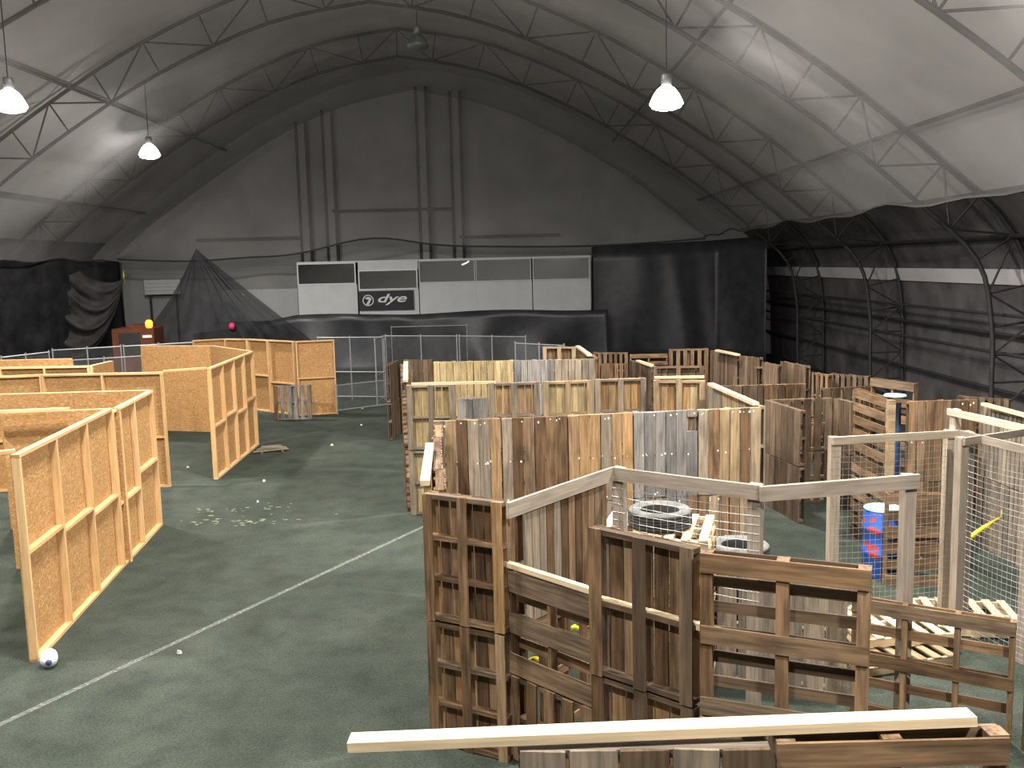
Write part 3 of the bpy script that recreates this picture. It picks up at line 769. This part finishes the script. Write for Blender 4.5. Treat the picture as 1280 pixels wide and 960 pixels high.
wall((888, 437), (922, 444), 2.2, cols=2, tones=('dark',), desc='the side of tall far picket box')
lumber(onz(896, 438, 2.24), onz(923, 443.5, 2.24), .1, .045, M['pale'], 'pale plank on the tall far picket box side', 'plank')
wall((924, 444), (950, 447), 2.2, cols=1, tones=('dark',), desc='the far row beyond the shade-toned pickets')
wall((893, 449), (945, 448), 1.95, tones=('dark',), desc='the shade-toned picket bay at centre right', nf=7, fw=.11)
wall((943, 458), (1007, 457), 2.0, orient='V', face='open', tones=('dark',), desc='the shade-toned framed bay at centre right', nf=5, fw=.05)
wall((975, 451), (1007, 457), 2.15, tones=('dark',), desc='the far angled row behind shade-toned framed bay')
wall((953, 452), (972, 456), 2.15, tones=('dark',), desc='the far angled row left of its twin')
wall((901, 482), (1008, 479), 2.0, cols=2, tones=('dark', 'brown'), desc='the middle row right of side return', nf=6, fw=.12)
wall((955, 499), (1000, 513), 1.95, tones=('dark',), desc='the angled row end over open turf', nf=6)
wall((966, 499), (1041, 497), 1.95, tones=('dark',), desc='the gapped row over open turf', nf=6, fw=.13)
wall((1042, 497), (1065, 502), 1.95, tones=('dark',), desc='the return of gapped row')
wall((1003, 463), (1036, 468), 2.0, cols=1, tones=('brown',), desc='the side-lit picket row, far right', nf=6, fw=.09)
wall((1037, 466), (1086, 470), 2.0, cols=1, tones=('dark',), desc='the picket row by the right liner', nf=7, fw=.09)
wall((1029, 485), (1090, 482), 2.0, cols=1, tones=('dark',), desc='the bay before right picket row', nf=5, fw=.14)
wall((1087, 472), (1143, 479), 2.2, orient='H', tones=('brown',), desc='the slatted far right block', nf=4, fw=.16)
wall((1067, 485), (1108, 498), 2.4, orient='H', tones=('brown',), desc='the receding slatted wall behind drum', nf=6, fw=.14)
wall((1136, 501), (1222, 499), 2.4, tones=('brown',), desc='the brown board wall behind pale frame', nf=8, flecks=8)
wall((1195, 494), (1262, 499), 2.1, tones=('dark',), desc='the dark row at far right edge', nf=7, fw=.08)
wall((1230, 506), (1295, 524), 2.2, cols=2, tones=('greybrown',), desc='the picket row at right edge', nf=6, fw=.09)
lumber(onz(1229, 505, 2.24), onz(1300, 524, 2.24), .08, .045, M['pale'], 'pale rail on the right edge picket row', 'plank')
wall((1108, 617), (1183, 617), 1.3, tiers=1, orient='H', tones=('brown',), desc='the floor right of blue drum', nf=6, fw=.15)
wall((1214, 556), (1289, 563), 1.2, cols=2, tiers=1, tones=('dark',), desc='the low row seen through right wire', nf=6, fw=.09)
# flat, broken pallets on the turf
for k, (px, py, rz, zz, tn, lb) in enumerate(((1100, 818, .25, 0, 'tan', 'flat tan pallet on the turf behind the right slats'), (1205, 778, -.2, 0, 'pale', 'flat pale pallet on the turf near right corner post'), (1110, 800, .12, .13, 'pale', 'flat pale pallet lying on a tan one by right frame'))):
    q = onz(px, py); flat_pallet((q.x, q.y, zz), rz, lb, tn, W=1.2, D=1.0)
# blue drum
q = onz(1112, 727); q.y += .28
rt = empty('plastic_drum', (q.x, q.y, 0), .4)
MB().lathe([(.001, .0), (.25, .0), (.27, .03), (.27, .32), (.285, .34), (.285, .38), (.27, .40), (.27, .66), (.285, .68), (.285, .72), (.27, .74), (.27, .92), (.25, .96)], 28).build('drum_body', M['drum'], rt, True)
MB().lathe([(.25, .96), (.265, .965), (.265, .985), (.24, .985), (.235, .965), (.001, .965)], 28).build('drum_lid', M['lid'], rt, True)
tag(rt, 'blue plastic drum with red scrawl behind wire mesh', 'drum')
q = onz(1119, 495, 2.42); rt = MB().lathe([(.001, .03), (.15, .025), (.17, .0), (.001, .0)], 20).build('plastic_disc', M['lid'], None, True); rt.location = (q.x, q.y, 2.42)
tag(rt, 'pale blue plastic disc on top of the slatted wall', 'disc')
q = onz(1119, 500, 2.35)
o = MB().grid([[(x, .02*math.sin(x*40+z), z) for x in (-.08, -.04, 0, .04, .08)] for z in (0.01, 1, 1.7, 2.3)]).build('plastic_sheet', M['bluesheet'], None, True); o.location = (q.x+.03, q.y+.05, 0)
sd = o.modifiers.new('t', 'SOLIDIFY'); sd.thickness = .01
tag(o, 'dark blue plastic strip hanging between the tan slats and brown boards', 'plastic sheet')
o = MB().box((-.05, -.05, 0), (.05, .05, 2.42)).build('timber_post', M['tan']); q2 = onz(1114, 500, 2.42); o.location = (q2.x, q2.y, 0)
tag(o, 'tan timber post left of the dark blue strip', 'post')
# yellow tape
def ribbon(name, P, wd, mat, label, cat):
    rows = []
    for i, p in enumerate(P):
        tw = .6*math.sin(i*1.3)
        rows.append([(p[0], p[1]-wd/2*math.sin(tw), p[2]-wd/2*math.cos(tw)), (p[0], p[1]+wd/2*math.sin(tw), p[2]+wd/2*math.cos(tw))])
    o = MB().grid(rows).build(name, mat, None, True); sd = o.modifiers.new('t', 'SOLIDIFY'); sd.thickness = .003
    return tag(o, label, cat)
P = [aty(px, py, 11.4) for px, py in ((1208, 675), (1218, 668), (1230, 660), (1241, 653), (1250, 648), (1252, 641))]
ribbon('caution_tape', P, .075, M['tape'], 'yellow caution tape stretched inside the right wire frame', 'tape')
for k, (px, py, lb) in enumerate(((729, 790, 'yellow tape scrap on turf seen through upper slats'), (660, 830, 'yellow tape scrap on turf seen through lower slats'))):
    q = onz(px, py)
    ribbon('tape_scrap', [(q.x-.15+.05*i, q.y+.02*math.sin(i*2), .05+.015*math.sin(i*1.7)) for i in range(7)], .06, M['tape'], lb, 'tape')

# ------------------------------------------------------------------ far fences
def fence(A, B, h, label, nposts=3, mid=True, mesh_mat='chain'):
    A = Vector((A.x, A.y, 0)); B = Vector((B.x, B.y, 0)); d = B-A; L = d.length; rz = math.atan2(d.y, d.x)
    rt = empty('wire_fence_panel', tuple((A+B)/2), rz)
    pm = MB().tube([(0, 0, 0), (0, 0, h+.06)], .024, 6); me = mesh('post', pm.v, pm.f)
    for i in range(nposts):
        o = link('post', me, M['galv'], rt); o.location = (-L/2+.03+(L-.06)*i/(nposts-1), 0, 0)
    for zz in ((h, h*.45, .12) if mid else (h, .12)):
        MB().tube([(-L/2, 0, zz), (L/2, 0, zz)], .02, 6).build('rail', M['galv'], rt)
    o = MB().grid([[(-L/2, .0, .1), (L/2, .0, .1)], [(-L/2, .0, h), (L/2, .0, h)]]).build('chain_link_mesh', M[mesh_mat], rt)
    return tag(rt, label, 'fence', 'wire fence panels')
FH = 2.15
fence(onz(396, 422, FH), onz(479, 421.5, FH), FH, 'wire fence panel right of the far OSB wall')
fence(onz(481, 420, FH), onz(572, 420, FH), FH, 'wire fence panel in front of the dark far screen')
fence(onz(573, 420, FH), onz(658, 421, FH), FH, 'wire fence panel right of dark screen, behind third wall')
fence(onz(643, 429, FH), onz(706, 432, FH), FH, 'short wire fence panel beside small far box')
fence(onz(468, 425, FH), onz(480, 421.5, FH), FH, 'wire fence panel turned nearly edge-on at the aisle end', 2)
fence(onz(421, 518, 0), onz(491, 509, 0), .9, 'low wire gate panel across the end of the aisle', 2, mid=False)
fence(onz(64, 438, FH), onz(152, 433, FH), FH, 'left wire fence panel behind the OSB walls')
fence(onz(153, 433, FH), onz(242, 428, FH), FH, 'wire fence panel before the orange machine')
fence(onz(0, 447, FH), onz(62, 440, FH), FH, 'wire fence panel at the left edge')
fence(onz(80, 451, 1.9), onz(178, 445, 1.9), 1.9, 'lower wire fence panel nearer the OSB walls at left')
a = aty(489, 409, 34); b = aty(583, 409, 34)
rt = empty('mesh_screen', ((a.x+b.x)/2, 34, 0)); Lx = b.x-a.x
MB().grid([[(-Lx/2+Lx*i/10, .04*math.sin(i*2), .02), (-Lx/2+Lx*i/10, .02*math.sin(i*2.4), a.z)] for i in range(11)]).build('screen_cloth', M['screen'], rt)
for sx in (-Lx/2, Lx/2): MB().tube([(sx, .06, 0), (sx, .06, a.z+.03)], .024, 6).build('post', M['galv'], rt)
MB().tube([(-Lx/2, .06, a.z), (Lx/2, .06, a.z)], .02, 6).build('rail', M['galv'], rt)
tag(rt, 'dark mesh screen standing behind the far wire fence', 'screen')

# ------------------------------------------------------------------ booth
YB = 40.0
def bp(px, py): return aty(px, py, YB)
x0, x1 = bp(372, 360).x, bp(739, 355).x; zb = bp(555, 394).z; zt = bp(555, 324).z; zs = bp(640, 351).z
bt = empty('observation_booth', ((x0+x1)/2, YB, 0)); XB = (x0+x1)/2; Wb = x1-x0
def bx(name, a, b, mat): return MB().box(a, b).build(name, mat, bt)
hw = Wb/2; DB = 2.8
bx('booth_floor', (-hw, .06, zb), (hw, DB, zb+.12), M['inside']); bx('booth_roof', (-hw, 0.06, zt-.05), (hw, DB, zt+.02), M['white'])
bx('back_wall', (-hw, DB, zb), (hw, DB+.06, zt), M['inside']); bx('end_wall', (-hw, .06, zb+.12), (-hw+.06, DB, zt-.05), M['white']); bx('end_wall', (hw-.06, .06, zb+.12), (hw, DB, zt-.05), M['white'])
wins = [(372, 445, 0), (448, 522, 1), (524, 594, 2), (595, 664, 2), (666, 737, 2)]
for i, (pa, pb, k) in enumerate(wins):
    xa = bp(pa, 350).x-XB; xb_ = bp(pb, 350).x-XB
    lo = zs if k != 1 else bp(485, 362).z; hi = zt-.04 if k != 1 else bp(485, 337).z
    if k == 0: lo = bp(400, 356).z
    bx('wall_panel', (xa, 0, zb), (xb_+.03, .06, lo), M['white'])
    if k == 1: bx('wall_panel', (xa, 0, hi), (xb_+.03, .06, zt), M['white'])
    fr = .05 if k < 2 else .035
    fm = M['whiteframe'] if k < 2 else M['white']
    wf = MB(); wf.box((xa, -.03, lo), (xb_, .05, lo+fr)).box((xa, -.03, hi-fr), (xb_, .05, hi)).box((xa, -.03, lo+fr), (xa+fr, .05, hi-fr)).box((xb_-fr, -.03, lo+fr), (xb_, .05, hi-fr))
    wo = wf.build('window_frame', fm, bt)
    pn = MB().box((xa+fr, .0, lo+fr), (xb_-fr, .012, hi-fr)).build('window_pane', M['pane'], wo)
bx('sill_rail', (-hw-.03, -.04, zb-.05), (hw+.03, .06, zb+.07), M['white'])
for i in range(6): bx('bracket', (-hw+.3+i*(Wb-.6)/5-.05, .1, zb-.25), (-hw+.3+i*(Wb-.6)/5+.05, 2.6, zb), M['steel'])
for sx in (-hw+.15, -hw/3, hw/3, hw-.15):
    for sy in (.35, 2.5): bx('support_post', (sx-.07, sy-.07, 0), (sx+.07, sy+.07, zb-.25), M['steel'])
tag(bt, 'raised white observation booth with a row of windows', 'booth')
q = aty(582, 328, YB+1.0)
o = MB().tube([(-.17, 0, -.05), (-.06, 0, -.01), (.06, 0, .04), (.15, 0, .11)], .035, 6).build('reflection_tube', M['tube'], None, True); o.location = (q.x, q.y, q.z-.05)  # glowing crescent added to mimic a lamp's reflection in the window
tag(o, 'small glowing crescent, a lamp reflection, behind the middle booth window', 'lamp')
# banner
ba = bp(449, 364); bb = bp(518, 387); bn = empty('banner', ((ba.x+bb.x)/2, YB-.07, (ba.z+bb.z)/2))
bw_, bh_ = (bb.x-ba.x)/2, (ba.z-bb.z)/2
MB().grid([[(-bw_+2*bw_*i/12, .012*math.sin(i*1.1), z) for i in range(13)] for z in (-bh_, 0, bh_)]).build('banner_cloth', M['banner'], bn, True)
def txt(s, size, x, z, off, mat, yy, name):
    c = bpy.data.curves.new('t', 'FONT'); c.body = s; c.size = size; c.shear = .32; c.offset = off; c.extrude = .003; c.space_character = 1.0
    t = bpy.data.objects.new('t', c); COL.objects.link(t)
    dg = bpy.context.evaluated_depsgraph_get(); me = bpy.data.meshes.new_from_object(t.evaluated_get(dg))
    bpy.data.objects.remove(t)
    o = link(name, me, mat, bn); o.rotation_euler = (math.pi/2, 0, 0); o.location = (x, yy, z); o.scale = (1.75, 1, 1); return o
txt('dye', .50, -.44, -.07, .008, M['ink'], -.03, 'lettering')
lg = MB()
for k in range(28):   # ring
    a0 = 2*math.pi*k/28; a1 = 2*math.pi*(k+1)/28
    n0 = len(lg.v)
    for r_, aa in ((.20, a0), (.24, a0), (.24, a1), (.20, a1)): lg.v.append((r_*math.cos(aa), 0, r_*math.sin(aa)))
    lg.f.append((n0, n0+1, n0+2, n0+3))
n0 = len(lg.v); sw7 = [(-.15, .10), (.02, .15), (.15, .09), (.10, -.03), (.02, -.19), (-.09, -.17), (.0, -.02), (.04, .04), (-.05, .045)]
lg.v += [(x, 0, z) for x, z in sw7]; lg.f.append(tuple(range(n0, n0+len(sw7))))
lo = lg.build('round_emblem', M['ink'], bn); lo.location = (-bw_+.38, -.03, .02)
sd = lo.modifiers.new('t', 'SOLIDIFY'); sd.thickness = .006
tag(bn, 'black banner with white round emblem and dye lettering', 'banner')

# ------------------------------------------------------------------ black tarps and curtains
def curtain(name, pts, z0f, z1f, mat, label, n=60, amp=.10, freq=5.0, cat='curtain', rows=8):
    """hanging cloth with folds along a polyline of ground points"""
    P = [Vector((p[0], p[1])) for p in pts]; seg = [(b-a).length for a, b in zip(P, P[1:])]; T = sum(seg)
    out = []
    for i in range(n+1):
        s = T*i/n; k = 0
        while k < len(seg)-1 and s > seg[k]: s -= seg[k]; k += 1
        d = (P[k+1]-P[k]).normalized(); p = P[k]+d*s; nn = Vector((-d.y, d.x)); u = i/n
        col = []
        for j in range(rows+1):
            v = j/rows; z = z0f(u)+(z1f(u)-z0f(u))*v
            w_ = amp*(math.sin(u*T*freq+1.3*math.sin(v*3+u*9))*.6+math.sin(u*T*freq*.37+2*v)*.8)*(1.15-v)
            col.append((p.x+nn.x*w_, p.y+nn.y*w_, z))
        out.append(col)
    o = MB().grid(out).build(name, mat, None, True)
    sd = o.modifiers.new('t', 'SOLIDIFY'); sd.thickness = .012
    return tag(o, label, cat)
xl = aty(240, 400, 39.3).x; xr = aty(760, 400, 39.3).x
zk = lambda u: 2.55-.55*max(0, .25-u)*4*.6 if u < .25 else 2.55-.1*math.sin(u*9)
curtain('black_tarp', [(xl, 39.3), (xr, 39.3)], lambda u: .03, lambda u: min(2.55, 1.9+2.6*u)-.05*math.sin(u*15), M['tarp'], 'wrinkled black tarp hanging below the white booth', 110, .26, 2.4, 'tarp')
xk = aty(740, 350, 40.6).x
curtain('black_curtain', [(xk, 40.6), (9.0, 40.6), (10.6, 38.5)], lambda u: .03, lambda u: 5.15+.25*u, M['tarp'], 'black curtain covering the far wall right of booth', 70, .12, 3.0)
curtain('black_curtain', [(-18.0, 8), (-18.0, 30), (-16.6, 40)], lambda u: .03, lambda u: 5.0, M['dnet'], 'black net curtain along the left side wall', 120, .12, 2.5)
curtain('black_curtain', [(-16.6, 40.3), (aty(128, 400, 40.3).x, 40.3)], lambda u: .03, lambda u: 4.95, M['tarp'], 'black curtain in the far left corner', 30, .12, 3)
# gathered swag of netting at far left
rows = []
for i in range(45):
    u = i/44; col = []
    for j in range(41):
        v = j/40
        lx, ly = 100-66*v, 338+30*v
        rx_, ry_ = 156-2*v, 346+6*v
        px = lx+(rx_-lx)*(u if v < .5 else u**(1+.25*(v-.5)))
        py = ly+(ry_-ly)*u + (12+92*v)*(4*u*(1-u))**.8*(.75+.5*u)*.82
        dep = 36.6-.5*v+(.15*math.sin(v*26+u*2)+.06*math.sin(v*47))*min(1, 4*u*(1-u)+.15)
        col.append(tuple(aty(px, py, dep)))
    rows.append(col)
o = MB().grid(rows).build('net_swag', M['swag'], None, True)
tag(o, 'gathered swag of dark netting sagging at the far left', 'net')
o = ribbon('lime_ribbon', [aty(154+.6*i, 340+3.5*i, 36.2) for i in range(5)], .14, M['greencloth'], 'lime green ribbon tying up the dark swag', 'ribbon')
# tent-like black net with peak
ap = aty(245, 311, 37.5); base = []
for i in range(33):
    u = i/32; px = 172+u*225; q = aty(px, 424+6*math.sin(u*8), 37.5-1.6*math.sin(math.pi*u))
    base.append(q)
rows = []
for i, q in enumerate(base):
    col = []
    for j in range(15):
        v = j/14; p = ap.lerp(q, v)
        sag = -.35*math.sin(math.pi*v)*(1 if i < 10 else .25)
        p = Vector((p.x+.07*math.sin(i*2.2)*v*(1-v)*3, p.y+.16*math.sin(i*1.9)*v, p.z+sag)); col.append(tuple(p))
    q2 = col[-1]; col.append((q2[0], q2[1]+.02, .05)); rows.append(col)
o = MB().grid(rows).build('net_tent', M['tnet'], None, True)
tag(o, 'black netting pulled up to a tent-like peak left of booth', 'net')
# pale siding showing between the nets
a = aty(180, 350, 43.4); b = aty(226, 368, 43.4)
rt = empty('siding_patch', ((a.x+b.x)/2, 43.4, 0))
for k in range(4): MB().box((-(b.x-a.x)/2, -.03-.01*(k % 2), a.z-(k+1)*.17), ((b.x-a.x)/2, .02, a.z-k*.17-.01)).build('board', M['white'], rt)
for sx in (-1, 1): MB().box((sx*.6-.04, .02, 0), (sx*.6+.04, .08, a.z)).build('post', M['steel'], rt)
tag(rt, 'pale horizontal siding boards showing between dark nets', 'siding')
a = aty(310, 362, 43.0); b = aty(374, 400, 43.0)
rt = empty('partition_panel', ((a.x+b.x)/2, 43.0, 0))
MB().box((-(b.x-a.x)/2-1.2, 0, b.z), ((b.x-a.x)/2, .06, a.z)).build('panel_sheet', M['white'], rt)
for sx in (-1.2, .9): MB().box((sx-.04, .06, 0), (sx+.04, .14, a.z)).build('post', M['steel'], rt)
tag(rt, 'white panel behind the netting left of the booth', 'panel')
# orange machine with beacon
c = aty(172, 430, 35.0)
rt = empty('tracked_machine', (c.x, 35.0, 0), .1)
MB().box((-.75, -.5, .45), (.75, .9, 2.45)).build('machine_body', M['orange'], rt)
MB().box((-.95, -.65, .0), (-.6, .95, .55)).build('track', M['machine'], rt); MB().box((.6, -.65, .0), (.95, .95, .55)).build('track', M['machine'], rt)
MB().box((-.5, -.53, 1.5), (.25, -.5, 2.3)).build('grille', M['machine'], rt)
MB().box((.35, -.54, 2.1), (.68, -.5, 2.2)).build('marker_plate', M['paper'], rt)
MB().box((-.3, .1, 2.45), (.5, .8, 2.56)).build('engine_cover', M['orange'], rt)
MB().lathe([(.09, 2.45), (.13, 2.5), (.14, 2.66), (.09, 2.74), (.001, 2.76)], 14).build('beacon', M['amber'], rt, True).location = (.55, -.3, 0)
tag(rt, 'rust orange machine with a glowing amber beacon at far left', 'machine')
q = aty(290, 408, 36.0); o = MB().lathe([(.001, .15), (.09, .12), (.13, .02), (.11, -.09), (.001, -.14)], 12).build('pink_object', M['pink'], None, True); o.location = q  # unidentified small pink thing, modelled as a rounded lump
tag(o, 'small unidentified pink object at the tent-like black net', 'cloth')
